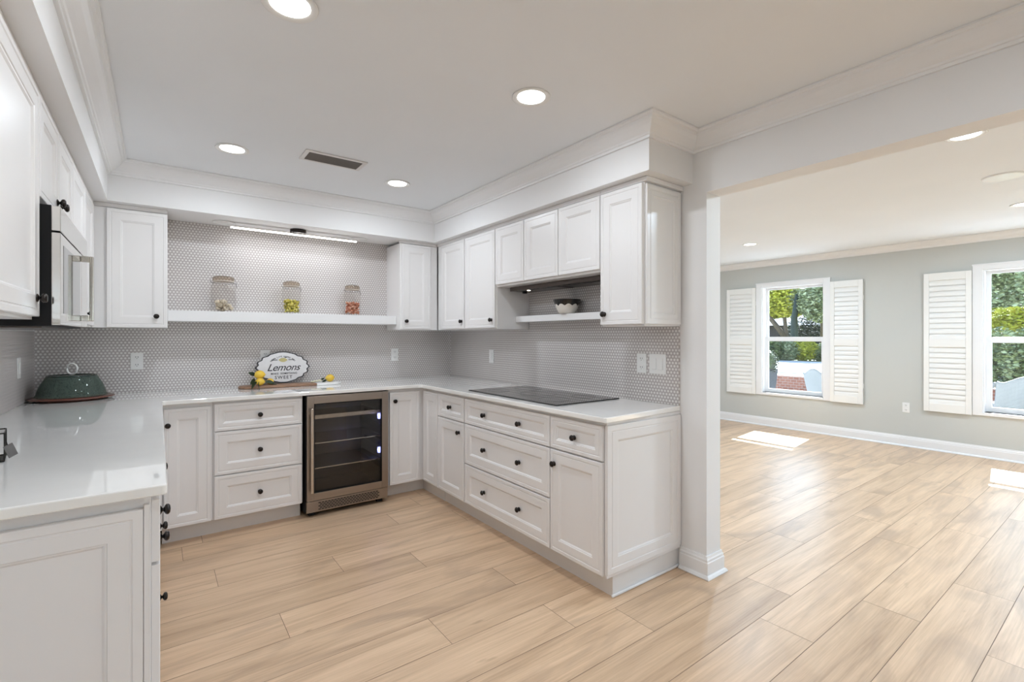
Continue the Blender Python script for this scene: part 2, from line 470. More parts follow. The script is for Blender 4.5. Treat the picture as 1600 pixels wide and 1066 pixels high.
# ------------------------------------------------------------------ windows
def window(n, wr):
    y0, y1, z0, z1 = wr
    e = empty('window_%d' % n, (XE + .07, (y0 + y1) / 2, z0), kind='structure')
    hw = (y1 - y0) / 2; h = z1 - z0
    # casing on the wall (local x: room side negative)
    cw = .080; xi = -.07
    obj('casing', boxes((xi - .018, xi, -hw - cw, -hw, -.035, h + .045), (xi - .018, xi, hw, hw + cw, -.035, h + .045),
                        (xi - .018, xi, -hw, hw, h, h + .045), (xi - .024, xi, -hw - cw - .004, hw + cw + .004, h + .045, h + .062)), M['trim'], e, bevel=.002)
    obj('window_sill', boxes((xi - .022, .058, -hw, hw, -.034, .0)), M['trim'], e, bevel=.002)
    # vinyl frame lining the opening
    t = .012
    obj('jamb', boxes((xi, .058, -hw, -hw + t, 0, h), (xi, .058, hw - t, hw, 0, h), (xi, .058, -hw + t, hw - t, h - t, h)), M['trim'], e)
    zr = 1.270 - z0
    def sash(name, x0, x1, za, zb, s, rt, rb):
        f_ = obj(name, boxes((x0, x1, -hw + t, -hw + t + s, za, zb), (x0, x1, hw - t - s, hw - t, za, zb),
                             (x0, x1, -hw + t + s, hw - t - s, za, za + rb), (x0, x1, -hw + t + s, hw - t - s, zb - rt, zb)), M['trim'], e, bevel=.0015)
        xc = (x0 + x1) / 2
        obj('pane', boxes((xc - .002, xc + .002, -hw + t + s - .004, hw - t - s + .004, za + rb - .004, zb - rt + .004)), M['pane'], f_)
    sash('upper_sash', .030, .052, zr - .030, h - t, .036, .030, .030)
    sash('lower_sash', .004, .028, 0.001, zr + .032, .046, .062, .055)
    return e
window(1, W1); window(2, W2); window(3, W3)
for n, (x0, x1, z0, z1) in ((4, (2.5, 4.3, .3, 2.1)), (5, (-1.9, -1.0, 1.0, 2.0))):  # unseen rear windows, placed and sized for the daylight they admit
    e = empty('window_%d' % n, (x0, YB - .06, z0), kind='structure'); wd = x1 - x0; hh = z1 - z0
    obj('frame', boxes((0, .05, -.03, .03, 0, hh), (wd - .05, wd, -.03, .03, 0, hh), (wd / 2 - .03, wd / 2 + .03, -.03, .03, 0, hh),
                       (.05, wd / 2 - .03, -.03, .03, 0, .06), (wd / 2 + .03, wd - .05, -.03, .03, 0, .06), (.05, wd / 2 - .03, -.03, .03, hh - .05, hh), (wd / 2 + .03, wd - .05, -.03, .03, hh - .05, hh)), M['trim'], e)
    obj('pane', boxes((.045, wd - .045, -.003, .003, .055, hh - .045)), M['pane'], e)

def shutter(y0, y1, label):
    e = empty('plantation_shutter', (XE - .006, (y0 + y1) / 2, .452), label=label, cat='shutter', group='white louvred shutters')
    hw = (y1 - y0) / 2; h = 1.578; st = .048; x0 = -.034; x1 = -.006
    rails = [(0, .095), (.735, .83), (h - .085, h)]
    obj('frame', boxes((x0, x1, -hw, -hw + st, 0, h), (x0, x1, hw - st, hw, 0, h), *[(x0, x1, -hw + st, hw - st, a_, b_) for a_, b_ in rails]), M['shutter'], e, bevel=.003)
    for nm, a_, b_ in (('lower_louvers', rails[0][1], rails[1][0]), ('upper_louvers', rails[1][1], rails[2][0])):
        bm = bmesh.new(); n = 11; p = (b_ - a_) / n
        for i in range(n):
            zc = a_ + p * (i + .5)
            # closed slat: lens section tilted, top edge towards wall
            sec = [(-.004, -.040), (.000, -.038), (.004, 0), (.004, .038), (0, .040), (-.006, 0)]
            ang = math.radians(7); ca, sa = math.cos(ang), math.sin(ang)
            sc_ = p / .070
            S_ = [(-.020 + (x * ca + z * sa * .9), zc + (z * ca * sc_ * .93 - x * sa)) for x, z in sec]
            A = [bm.verts.new((x, -hw + st + .001, z)) for x, z in S_]; B = [bm.verts.new((x, hw - st - .001, z)) for x, z in S_]
            bm.faces.new(A); bm.faces.new(B[::-1])
            for k in range(6): bm.faces.new((A[k], A[(k + 1) % 6], B[(k + 1) % 6], B[k]))
        obj(nm, bm, M['shutter'], e)
    for ya in (-hw, hw - .012):
        for za in (.2, h - .26): obj('hinge', boxes((-.006, .0055, ya, ya + .012, za, za + .06)), M['shutter'], e)
shutter(-.714, -.275, 'white louvred shutter left of the window nearer the pillar, narrowest in view')
shutter(-2.065, -1.700, 'white louvred shutter right of the window nearer the pillar')
shutter(-3.066, -2.660, 'white louvred shutter left of the window at the photo edge')
shutter(-4.42, -4.055, 'white louvred shutter right of the second window, past the photo edge')

# ------------------------------------------------------------------ cabinets
def panel_door(w, h, t=.019, kind='door', g1=.020, g2=None):
    """raised-rim, recessed-panel front. local: x 0..w, z 0..h, back at y=0, face at y=-t"""
    if g2 is None: g2 = .080 if min(w, h) > .24 else .060
    if min(w, h) < .2: g2 = min(g2, min(w, h) * .34)
    bm = bmesh.new()
    prof = [(0, 0), (0, t - .002), (.002, t), (g1 - .002, t), (g1 + .001, t - .0028), (g1 + .005, t - .0028), (g1 + .006, t - .0010),
            (g2 - .012, t - .0010), (g2 - .010, t - .0040), (g2 - .006, t - .0045), (g2, t - .0095)]
    rings = []
    for i, d in prof:
        rings.append([bm.verts.new(p) for p in ((i, -d, i), (w - i, -d, i), (w - i, -d, h - i), (i, -d, h - i))])
    for A, B in zip(rings, rings[1:]):
        for k in range(4): bm.faces.new((A[k], A[(k + 1) % 4], B[(k + 1) % 4], B[k]))
    bm.faces.new(rings[-1]); bm.faces.new(rings[0][::-1])
    return bm

knob_bm = lathe([(0, 0), (.0135, 0), (.0135, .0015), (.011, .0035), (.0055, .006), (.0050, .008), (.0075, .010), (.0130, .0125), (.0160, .0165), (.0156, .0215), (.011, .0255), (0, .027)], 20, axis='Y')
_k = obj('knob', knob_bm, M['bronze'], smooth=True); KNOB = _k.data; bpy.data.objects.remove(_k)
def knob(parent, x, z, y):
    o = bpy.data.objects.new('knob', KNOB); COL.objects.link(o); o.parent = parent; o.location = (x, y, z)
    o['label'] = 'dark bronze round knob'
    return o
DT = .019
def front(parent, name, x0, x1, z0, z1, knobs=()):
    d = obj(name, panel_door(x1 - x0, z1 - z0, DT), M['cab'], parent, (x0, -.0005, z0))
    for kx, kz in knobs: knob(d, kx - x0, kz - z0, -DT)
    return d

ROT = {'R': -R90, 'B': 0., 'L': R90}
def cabinet(name, label, face, u, plane, W_, z0, z1, depth, group=None, toe=None, top_trim=False, toe_kw=None, cat='cabinet', e0=0., e1=0.):
    """face R: right run (front looks to -x, u = y of its left end); B: back run (u = x of left end); L: left run (u = y of its near end)"""
    loc = {'R': (plane, u, 0), 'B': (u, plane, 0), 'L': (plane, u, 0)}[face]
    e = empty(name, loc, ROT[face], label, cat, group)
    g_ = .0006
    obj('carcass', boxes((g_, W_ - g_, 0, depth, z0, z1)), M['cab'], e, bevel=.001)
    if toe: obj('toe_kick', boxes((toe[1], W_ - toe[2], toe[0], toe[0] + .018, .001, z0 - .0005)), M['cabin'], e)
    if top_trim:
        t0, t1 = z1 + .0005, ZS - .0008
        obj('top_trim', boxes((g_ - e0, W_ - g_ + e1, -.012, depth if (e0 or e1) else .02, t0, t1)), M['cab'], e, bevel=.002)
    return e
BZ0, BZ1 = .115, CT0 - .0008
FR = -.606      # front frame plane of the right base run (door faces at -.625)
FB = -.621      # back run
FL = -2.405     # left run (door faces at -2.381)
# --- right base run
c = cabinet('base_cabinet', 'narrow white base cabinet, one small drawer over a slim door left of the wide drawers', 'R', -.909, FR, .409, BZ0, BZ1, -FR - .001, 'base cabinets', (.052, 0, 0))
front(c, 'drawer', .006, .402, .690, .865, [(.205, .777)])
front(c, 'door', .006, .402, .120, .681, [(.335, .607)])
c = cabinet('base_cabinet', 'widest white base cabinet, three wide drawers with two knobs each under the cooktop', 'R', -1.318, FR, .935, BZ0, BZ1, -FR - .001, 'base cabinets', (.052, 0, 0))
for z0, z1 in ((.690, .865), (.404, .682), (.120, .395)):
    front(c, 'drawer', .006, .931, z0, z1, [(.262, (z0 + z1) / 2), (.650, (z0 + z1) / 2)])
c = cabinet('base_cabinet', 'white base cabinet at the pillar end, small drawer over a single door', 'R', -2.253, FR, .398, BZ0, BZ1, -FR - .001, 'base cabinets', (.052, 0, 0))
front(c, 'drawer', .003, .393, .690, .865, [(.195, .775)])
front(c, 'door', .003, .393, .120, .681, [(.036, .604)])
# exposed end of that unit: framed panel facing the camera
def end_panel(parent, wdt, z0, z1, x, y, rz, post=True):
    d = obj('end_panel', panel_door(wdt, z1 - z0, .019, g1=.030, g2=.088), M['cab'], parent, (x, y, z0)); d.rotation_euler = (0, 0, rz)
    return d
end_panel(c, .606, .128, BZ1 - .018, .3995, .604, -R90).rotation_euler = (0, 0, R90)
for o in kids(c):
    if o.name.startswith('end_panel'): o.location = (.3985, -.006, .128)
obj('plinth', boxes((.378, .396, .0525, .604, .001, .114)), M['cabin'], c)
obj('shoe_moulding', boxes((.3965, .408, .040, .604, .001, .014)), M['trim'], c, bevel=.004)
obj('bottom_rail', boxes((.3985, .410, -.004, .604, BZ0 - .005, .1275)), M['cab'], c, bevel=.002)
obj('top_rail', boxes((.3985, .410, -.004, .604, BZ1 - .0175, BZ1)), M['cab'], c, bevel=.002)
# --- corner unit
e = empty('corner_cabinet', (-.908, FB, 0), 0, 'white corner base cabinet folding round the inner corner, tall doors meeting at right angles', 'cabinet', 'base cabinets')
obj('carcass', extrude_poly([(-.006, 0), (.908 + FR, 0), (.908 + FR, -.287), (.906, -.287), (.906, .619), (-.006, .619)], BZ0, BZ1), M['cab'], e, bevel=.001)
obj('toe_kick', extrude_poly([(-.006, .10), (.350, .10), (.350, -.287), (.368, -.287), (.368, .118), (-.006, .118)], .001, BZ0 - .0005), M['cabin'], e)
front(e, 'door', .0, .256, .120, .860, [(.042, .790)])
d = front(e, 'door', 0, .252, .120, .860); d.location = (.908 + FR - .0005, -.034, .12); d.rotation_euler = (0, 0, -R90)
# --- back base run
c = cabinet('base_cabinet', 'white base cabinet left of the wine cooler, three stacked drawers with one knob each', 'B', -2.106, FB, .549, BZ0, BZ1, -FB - .001, 'base cabinets', (.075, 0, 0))
for z0, z1 in ((.690, .868), (.404, .682), (.116, .395)):
    front(c, 'drawer', .008, .540, z0, z1, [(.273, (z0 + z1) / 2)])
c = cabinet('base_cabinet', 'white base cabinet with one tall door in the left corner, partly behind the left worktop', 'B', -2.372, FB, .266, BZ0, BZ1, -FB - .001, 'base cabinets', (.075, 0, 0))
front(c, 'door', .008, .254, .116, .858, [(.028, .757)])
obj('filler_strip', boxes((-.0315, -.0002, -.0185, .05, BZ0, BZ1)), M['cab'], c)
# --- left base run
c = cabinet('base_cabinet', 'white base cabinet at the near left end, its big framed side panel facing the camera', 'L', -2.651, FL, .385, BZ0, BZ1, -LW + FL - .001, 'base cabinets', (.052, 0, 0))
front(c, 'drawer', .004, .380, .692, .862, [(.195, .775)])
front(c, 'door', .004, .380, .120, .683, [(.350, .640)])
d = obj('end_panel', panel_door(.595, .728, .019, g1=.024, g2=.085), M['cab'], c, (-.0015, .612, .120)); d.rotation_euler = (0, 0, -R90)
# end panel must face -y (world): for face L local -x is world -y
obj('hinge_post', boxes((-.021, -.0015, .0035, .0160, .116, .858)), M['cab'], c, bevel=.001)
c = cabinet('base_cabinet', 'white three-drawer base cabinet in the middle of the left run, only its knobs showing', 'L', -2.266, FL, .76, BZ0, BZ1, -LW + FL - .001, 'base cabinets', (.052, 0, 0))
for z0, z1 in ((.692, .862), (.404, .682), (.116, .395)):
    front(c, 'drawer', .006, .754, z0, z1, [(.38, (z0 + z1) / 2 + (.005 if z0 > .5 else 0))])
c = cabinet('base_cabinet', 'white base cabinet in the left run beside the back corner, hidden under the worktop edge', 'L', -1.506, FL, .865, BZ0, BZ1, -LW + FL - .001, 'base cabinets', (.052, 0, 0))
front(c, 'door', .006, .430, .120, .862); front(c, 'door', .436, .859, .120, .862)

# --- worktop
def arc(cx, cy, r, a0, a1, n=5): return [(cx + r * math.cos(math.radians(a0 + (a1 - a0) * i / n)), cy + r * math.sin(math.radians(a0 + (a1 - a0) * i / n))) for i in range(n + 1)]
WB, WR, WL = -.667, -.651, -2.370
pts = [(LW + .001, -.001), (-.001, -.001), (-.001, -2.662), (.012, -2.662), (.012, -2.690)] + arc(WR + .012, -2.690 + .012, .012, 270, 180) + arc(WR - .03, WB - .03, .03, 0, 90) + arc(WL + .02, WB - .02, .02, 90, 180) + arc(WL - .012, -2.703 + .012, .012, 360, 270) + [(LW + .001, -2.703)]
pts = [(x, y) for x, y in pts]
pts = [p for p in pts if not (p[0] > 0)]
wt = obj('worktop', extrude_poly(pts, CT0, CT1), M['quartz'], bevel=.004)
tag(wt, 'glossy white quartz worktop running in a U round all three sides', 'worktop')

# ------------------------------------------------------------------ wall cabinets
UZ0, UZ1 = 1.366, 2.132
UF = -.314; UB = -.312; UL = -2.729
def upper(label, face, u, plane, W_, depth, doors, z0=UZ0, e0=0., e1=0., name='wall_cabinet'):
    c = cabinet(name, label, face, u, plane, W_, z0, UZ1, depth, 'wall cabinets', None, True, e0=e0, e1=e1)
    for d in doors: front(c, 'door', *d)
    return c
zz = (1.376, 2.126)
upper('white two-door wall cabinet beside the right back corner, tall doors', 'R', -.330, UF, .954, -UF - .001,
      [(.092, .493, *zz, [(.455, 1.436)]), (.508, .946, *zz, [(.905, 1.436)])])
c = upper('short white wall cabinet with three square doors above the hood', 'R', -1.285, UF, 1.072, -UF - .001,
      [(.004, .348, 1.700, 2.126), (.356, .706, 1.700, 2.126), (.714, 1.068, 1.700, 2.126)], z0=1.685)
c = upper('tall white wall cabinet at the pillar end with a framed side panel', 'R', -2.358, UF, .302, -UF - .001,
      [(.003, .297, *zz, [(.034, 1.436)])], e1=.022)
ep = obj('end_panel', panel_door(.300, .745, .012, g1=.026, g2=.066), M['cab'], c, (.3035, .004, 1.376)); ep.rotation_euler = (0, 0, R90)
upper('white single-door wall cabinet at the right end of the open shelf', 'B', -.682, UB, .366, -UB - .001,
      [(.010, .290, *zz, [(.050, 1.444)])])
upper('white single-door wall cabinet left of the open shelf, by the microwave', 'B', -2.726, UB, .386, -UB - .001,
      [(.072, .382, 1.368, 2.124, [(.325, 1.442)])])
upper('large white wall cabinet at the left photo edge, nearer than the microwave', 'L', -2.66, UL, .612, UL - LW - .001,
      [(.006, .606, *zz, [(.560, 1.436)])])
c = upper('short white wall cabinet with two doors above the microwave', 'L', -2.047, UL, .766, UL - LW - .001,
      [(.005, .379, 1.783, 2.126, [(.340, 1.836)]), (.387, .761, 1.783, 2.126, [(.426, 1.836)])], z0=1.762)
upper('white two-door wall cabinet between the microwave and the back corner', 'L', -1.280, UL, .950, UL - LW - .001,
      [(.006, .46, *zz), (.468, .90, *zz, [(.505, 1.436)])])

# open shelves
s = obj('open_shelf', boxes((-2.339, -.6835, -.237, -T - .0005, 1.416, 1.490)), M['trim'], bevel=.002)
tag(s, 'long thick white open shelf holding three glass jars', 'shelf')
s = obj('open_shelf', boxes((-.140, -T - .0005, -2.3565, -1.2855, 1.420, 1.466)), M['trim'], bevel=.002)
tag(s, 'short white shelf under the hood with the black and cream bowl', 'shelf')

# hood insert
e = empty('range_hood', (-.16, -1.82, 1.684), 0, 'dark metal built-in extractor hood under the short cabinet', 'extractor hood')
obj('body', boxes((-.060, .135, -.525, .500, -.030, -.0005)), M['filter'], e, bevel=.003)
obj('filter', boxes((-.030, .115, -.48, -.06, -.034, -.0305)), mat('hood_filter', (.09, .08, .075), .3, .9), e, bevel=.002)
obj('filter', boxes((-.030, .115, -.02, .30, -.034, -.0305)), bpy.data.materials['hood_filter'], e, bevel=.002)
obj('lamp', lathe([(0, -.034), (.012, -.034), (.014, -.0305), (0, -.0305)], 20, cx=-.005, cy=.335), M['hoodlamp'], e)
obj('knob_dial', lathe([(0, -.046), (.018, -.046), (.020, -.0305), (0, -.0305)], 20, cx=.03, cy=.43), M['dark'], e)

# cooktop
e = empty('cooktop', (-.315, -1.777, CT1 + .0003), 0, 'black glass induction cooktop set on the right worktop', 'cooktop')
obj('glass_top', boxes((-.262, .268, -.478, .478, 0, .007)), M['hob'], e, bevel=.002)
for cx, cy, r in ((-.12, -.29, .105), (.13, -.30, .08), (0, 0, .13), (-.12, .30, .08), (.13, .28, .105)):
    obj('cooking_ring', tube([(cx + r * math.cos(t), cy + r * math.sin(t), .0071) for t in [k * math.pi / 24 for k in range(48)]], .0007, 4, closed=True), M['hobm'], e)

# ------------------------------------------------------------------ wine cooler
e = empty('wine_cooler', (-1.54, FB, 0), 0, 'stainless steel wine cooler with a dark glass door under the worktop', 'wine cooler')
Wf = .612; H = .880
bmc = boxes((0, .022, 0, .56, .03, H), (Wf - .022, Wf, 0, .56, .03, H), (.022, Wf - .022, .002, .56, H - .03, H), (.022, Wf - .022, .002, .56, .03, .118), (.022, Wf - .022, .53, .56, .118, H - .03))
obj('body', bmc, M['dark'], e)
for x in (.03, Wf - .07): obj('foot', boxes((x, x + .04, .01, .05, .001, .0295)), M['dark'], e)
dx0, dx1, dz0, dz1 = .004, Wf - .002, .122, H - .002
gx0, gx1, gz0, gz1 = .053, .560, .176, .822
dr = obj('door', boxes((dx0, gx0, -.040, -.002, dz0, dz1), (gx1, dx1, -.040, -.002, dz0, dz1), (gx0, gx1, -.040, -.002, dz0, gz0), (gx0, gx1, -.040, -.002, gz1, dz1)), M['steel'], e, bevel=.002)
obj('glass_pane', boxes((gx0 - .004, gx1 + .004, -.026, -.020, gz0 - .004, gz1 + .004)), M['smoke'], dr)
obj('door_gasket', boxes((gx0, gx0 + .006, -.0385, -.0265, gz0, gz1), (gx1 - .006, gx1, -.0385, -.0265, gz0, gz1), (gx0 + .006, gx1 - .006, -.0385, -.0265, gz0, gz0 + .006), (gx0 + .006, gx1 - .006, -.0385, -.0265, gz1 - .006, gz1)), M['dark'], dr)
obj('handle', boxes((.024, .040, -.078, -.066, .185, .795), (.026, .038, -.066, -.040, .215, .235), (.026, .038, -.066, -.040, .745, .765)), M['steelh'], dr, bevel=.003)
gr = obj('grille', boxes((dx0, dx1, -.030, -.002, .036, .116)), M['steel'], e, bevel=.002)
bms = bmesh.new()
for r in range(5):
    for k in range(20):
        x = .085 + k * .0225 + (.011 if r % 2 else 0); z = .048 + r * .012
        box(bms, x, x + .018, -.0308, -.030, z, z + .0085)
obj('slots', bms, M['slot'], gr)
sh = obj('upper_shelf', boxes((.03, Wf - .03, .03, .045, .700, .728), (.03, Wf - .03, .045, .46, .706, .711)), M['steelh'], e)
for z in (.520, .336):
    bmq = boxes((.03, Wf - .03, .03, .036, z - .004, z + .004), (.03, Wf - .03, .036, .46, z - .001, z + .001))
    obj('glass_shelf', bmq, [M['chrome']], e)
COLG = mat('cooler_shelf_glass', (.05, .055, .055), .1)
for o in kids(e):
    if o.name.startswith('glass_shelf'):
        o.data.materials.append(COLG)
        for i, p in enumerate(o.data.polygons): p.material_index = 0 if i < 6 else 1
    if o.name.startswith('upper_shelf'):
        o.data.materials.append(COLG)
        for i, p in enumerate(o.data.polygons): p.material_index = 0 if i < 6 else 1
LIN = mat('cooler_lining', (.05, .05, .055), .3)
obj('lining', boxes((.0225, .0235, .03, .525, .119, H - .031), (Wf - .0235, Wf - .0225, .03, .525, .119, H - .031), (.0236, Wf - .0236, .526, .529, .119, H - .031)), LIN, e)
obj('side_rail', boxes(*[(Wf - .030, Wf - .0236, .05, .45, z, z + .008) for z in (.25, .3, .42, .47, .6, .65, .68)]), LIN, e)
for z in (.655, .385):
    obj('blue_light', boxes((Wf - .056, Wf - .0302, .02, .045, z, z + .042)), M['blue'], e)
    ld = bpy.data.lights.new('cooler_led', 'POINT'); ld.energy = .25; ld.color = (.3, .35, 1); ld.shadow_soft_size = .01
    lo = bpy.data.objects.new('cooler_led', ld); COL.objects.link(lo); lo.parent = e; lo.location = (Wf - .06, .05, z + .02)

# ------------------------------------------------------------------ microwave
e = empty('microwave', (-2.683, -2.044, 1.345), R90, 'stainless over-counter microwave below the short left cabinet', 'microwave')
mw = .757; mh = .412
obj('body', boxes((0, mw, 0, .350, 0, mh)), M['dark'], e)
obj('vent_band', boxes((0, mw, -.024, -.0005, .326, mh - .002)), M['steelm'], e, bevel=.002)
d = obj('door', boxes((0, .545, -.024, -.0005, .004, .320)), M['steelm'], e, bevel=.002)
obj('window', boxes((.06, .50, -.0248, -.0240, .045, .285)), M['mwin'], d)
obj('handle', boxes((.520, .538, -.066, -.052, .030, .312), (.520, .538, -.052, -.0245, .030, .056), (.520, .538, -.052, -.0245, .286, .312)), M['steelh'], d, bevel=.003)
obj('control_panel', boxes((.549, mw, -.024, -.0005, .004, .320)), M['steelm'], e, bevel=.002)
obj('bottom_grille', boxes((.05, mw - .05, .03, .32, -.006, -.0005)), M['filter'], e)

# ------------------------------------------------------------------ lamps
def disk_light(name, parent, loc, energy, size, col=(.83, .91, 1.0), spread=math.pi):
    ld = bpy.data.lights.new(name, 'AREA'); ld.shape = 'DISK'; ld.size = size; ld.energy = energy; ld.color = col; ld.spread = spread
    o = bpy.data.objects.new(name, ld); COL.objects.link(o); o.parent = parent; o.location = loc
    return o
def downlight(x, y, z, label, lit=True, power=LAMP_W, r=.063, R_=.088, group='recessed ceiling lights', col=(.85, .925, 1.0)):
    e = empty('ceiling_light', (x, y, z), 0, label, 'ceiling light', group)
    obj('trim_ring', lathe([(r, -.001), (r + .003, -.004), (R_ - .004, -.007), (R_, -.0055), (R_, -.0005), (r, -.0005)][::-1], 40), M['plate'], e, smooth=True)
    obj('diffuser', lathe([(0, -.0035), (r, -.0030), (r, -.0012), (0, -.0012)], 32), M['lamp'] if lit else M['plate'], e)
    if lit: disk_light('lamp_light', e, (0, 0, -.0085), power, 2 * r, col)
    return e
downlight(-2.038, -2.568, ZC, 'bright round ceiling light cut by the top edge of the photo')
downlight(-1.010, -2.565, ZC, 'bright round ceiling light in front of the right cabinets, near the opening')
downlight(-2.041, -1.048, ZC, 'bright round ceiling light left of the ceiling vent')
downlight(-1.006, -1.023, ZC, 'bright round ceiling light right of the vent, smallest of the kitchen ones')
for x in (-2.04, -1.01):  # unseen kitchen lights added to brighten the room from behind
    for y in (-4.15, -5.7):
        downlight(x, y, ZC, 'unseen round ceiling light added behind the camera', power=4.0)
LC = (.68, .84, 1.0)
downlight(1.168, -3.652, ZC, 'bright round ceiling light next to the header in the living room', power=LIV_W, col=LC)
downlight(3.301, -1.373, ZC, 'small bright ceiling light close to the pillar in the living room', power=LIV_W, col=LC)
downlight(3.406, -3.615, ZC, 'bright ceiling light at the right photo edge in the living room', power=LIV_W, col=LC)
for x, y in ((1.168, -1.373), (1.168, -5.9), (3.4, -5.9)):
    downlight(x, y, ZC, 'round ceiling light of the living room outside the view', power=LIV_W, col=LC)
e = empty('ceiling_speaker', (2.285, -3.642, ZC), 0, 'flat round white speaker grille on the living room ceiling', 'speaker')
obj('grille', lathe([(0, -.010), (.098, -.010), (.105, -.007), (.107, -.0005), (0, -.0005)], 40), M['plate'], e)
downlight(-2.000, -.150, ZS, 'unlit round light in the soffit above the largest jar, left of the light bar', lit=False, r=.06, R_=.075)
downlight(-.985, -.150, ZS, 'unlit round light in the soffit right of the light bar', lit=False, r=.06, R_=.075)

e = empty('light_bar', (-1.495, -.205, ZS), 0, 'thin lit linear light on a black round mount above the open shelf', 'light bar')
obj('mount', lathe([(0, -.030), (.052, -.030), (.058, -.027), (.060, -.022), (.060, -.0005), (0, -.0005)], 32), M['bronze'], e, smooth=False)
obj('housing', boxes((-.468, .468, -.010, .010, -.036, -.0302)), M['steelh'], e)
obj('diffuser', boxes((-.466, .466, -.009, .009, -.046, -.0362)), M['strip'], e, bevel=.003)
ld = bpy.data.lights.new('bar_light', 'AREA'); ld.shape = 'RECTANGLE'; ld.size = .92; ld.size_y = .018; ld.energy = 1.6; ld.color = (.93, .96, 1)
lo = bpy.data.objects.new('bar_light', ld); COL.objects.link(lo); lo.parent = e; lo.location = (0, 0, -.048)

# hvac vent
e = empty('ceiling_vent', (-1.508, -1.218, ZC), 0, 'rectangular ceiling air vent with dark slats between the lights', 'air vent')
obj('frame', boxes((-.185, .185, -.090, -.067, -.008, -.0005), (-.185, .185, .067, .090, -.008, -.0005), (-.185, -.160, -.067, .067, -.008, -.0005), (.160, .185, -.067, .067, -.008, -.0005)), M['vent'], e, bevel=.002)
obj('duct', boxes((-.160, .160, -.067, .067, -.0012, -.0006)), M['slot'], e)
bm = bmesh.new()
for k in range(8):
    y = -.058 + k * .0167
    v = [bm.verts.new(p) for p in ((-.159, y - .005, -.002), (.159, y - .005, -.002), (.159, y + .003, -.0095), (-.159, y + .003, -.0095))]
    v2 = [bm.verts.new((p.co.x, p.co.y + .0012, p.co.z)) for p in v]
    bm.faces.new(v); bm.faces.new(v2[::-1])
    for i in range(4): bm.faces.new((v[i], v[(i + 1) % 4], v2[(i + 1) % 4], v2[i]))
obj('slats', bm, mat('vent_slats', (.16, .15, .145), .5), e)

# ------------------------------------------------------------------ outlets and switches
def outlet(loc, rz, label, kind='outlet', w=.070, h=.118):
    e = empty('wall_outlet' if kind == 'outlet' else 'light_switch', loc, rz, label, 'power outlet' if kind == 'outlet' else 'light switch')
    obj('cover_plate', boxes((-w / 2, w / 2, -.0055, -.0003, -h / 2, h / 2)), M['plate'], e, bevel=.002)
    if kind == 'outlet':
        for z in (-.0265, .0265) if kind == 'outlet' else ():
            r_ = obj('receptacle', boxes((-.017, .017, -.0075, -.0056, z - .014, z + .014)), M['plate'], e, bevel=.002)
            obj('slots', boxes((-.008, -.005, -.0078, -.0076, z - .002, z + .008), (.005, .008, -.0078, -.0076, z - .002, z + .008), (-.002, .002, -.0078, -.0076, z - .010, z - .006)), M['slot'], r_)
    else:
        for x in ((-.023, .023) if w > .1 else (0,)):
            obj('rocker', boxes((x - .016, x + .016, -.0095, -.0056, -.034, .034)), M['plate'], e, bevel=.002)
    return e
outlet((-2.512, -T, 1.135), 0, 'white wall outlet on the back mosaic right of the glass dome')
outlet((-1.700, -T, 1.140), 0, 'white wall outlet partly hidden behind the lemon sign')
outlet((-.604, -T, 1.138), 0, 'white wall outlet on the back mosaic near the right corner')
outlet((-T, -.756, 1.132), -R90, 'white switch plate on the right mosaic near the back corner', 'switch')
outlet((-T, -2.400, 1.146), -R90, 'white wall outlet left of the double switch on the right mosaic')
outlet((-T, -2.516, 1.146), -R90, 'white double rocker switch nearest the pillar', 'switch', w=.118)
outlet((LW + T, -.45, 1.13), R90, 'white switch plate on the left mosaic beside the glass dome', 'switch')
outlet((XE, -2.490, .462), -R90, 'white wall outlet low on the grey wall between the windows')

# ------------------------------------------------------------------ jars
def jar(x, y, r, h, label):
    e = empty('glass_jar', (x, y, 1.4905), .12, label, 'jar', 'clip-top glass jars on the open shelf')
    b = h - .048
    prof = [(0, 0), (r * .9, 0), (r, .008), (r, b * .86), (r * .93, b * .94), (r * .84, b), (r * .84, b + .006)]
    obj('jar_body', lathe(prof, 36), M['jar'], e, smooth=True)
    obj('lid', lathe([(0, b + .010), (r * .86, b + .010), (r * .90, b + .018), (r * .90, b + .030), (r * .84, b + .040), (r * .6, b + .046), (0, b + .047)], 36), M['lidglass'], e, smooth=True)
    obj('seal', tube([(r * .86 * math.cos(t), r * .86 * math.sin(t), b + .008) for t in [k * math.pi / 18 for k in range(36)]], .0025, 6, closed=True), M['seal'], e)
    bmc = tube([((r * .97) * math.cos(t), (r * .97) * math.sin(t), b - .004) for t in [k * math.pi / 18 for k in range(36)]], .0014, 6, closed=True)
    tube([(r * .97, 0, b - .004), (r * 1.08, 0, b - .006), (r * 1.10, 0, b - .030), (r * 1.03, 0, b - .034)], .0022, 6, bmc)
    tube([(-r * .97, 0, b - .004), (-r * 1.10, 0, b + .004)], .0022, 6, bmc)
    tube([(-r * 1.08, .01, b + .002), (-r * .95, .01, b + .032), (0, 0, b + .052), (r * .95, 0, b + .030), (r * 1.08, 0, b - .006)], .0012, 6, bmc)
    obj('wire_clip', bmc, M['chrome'] if 0 else M['clip'], e)
    return e, r
def fill(parent_loc, r, hgt, m, n, s, name, label, cat, seed):
    rn = random.Random(seed); bm = bmesh.new()
    for i in range(n):
        t = rn.uniform(0, 2 * math.pi); q = (r * .95 - s * 1.2) * math.sqrt(rn.random()); z = .008 + s * 1.05 + (hgt - 2 * s) * ((i + .5) / n)
        ico(bm, (q * math.cos(t), q * math.sin(t), z), (s * rn.uniform(.8, 1.2), s * rn.uniform(.7, 1.), s * rn.uniform(.7, 1)), 1, .12)
    o = obj(name, bm, m); o.location = parent_loc
    tag(o, label, cat, kind='stuff')
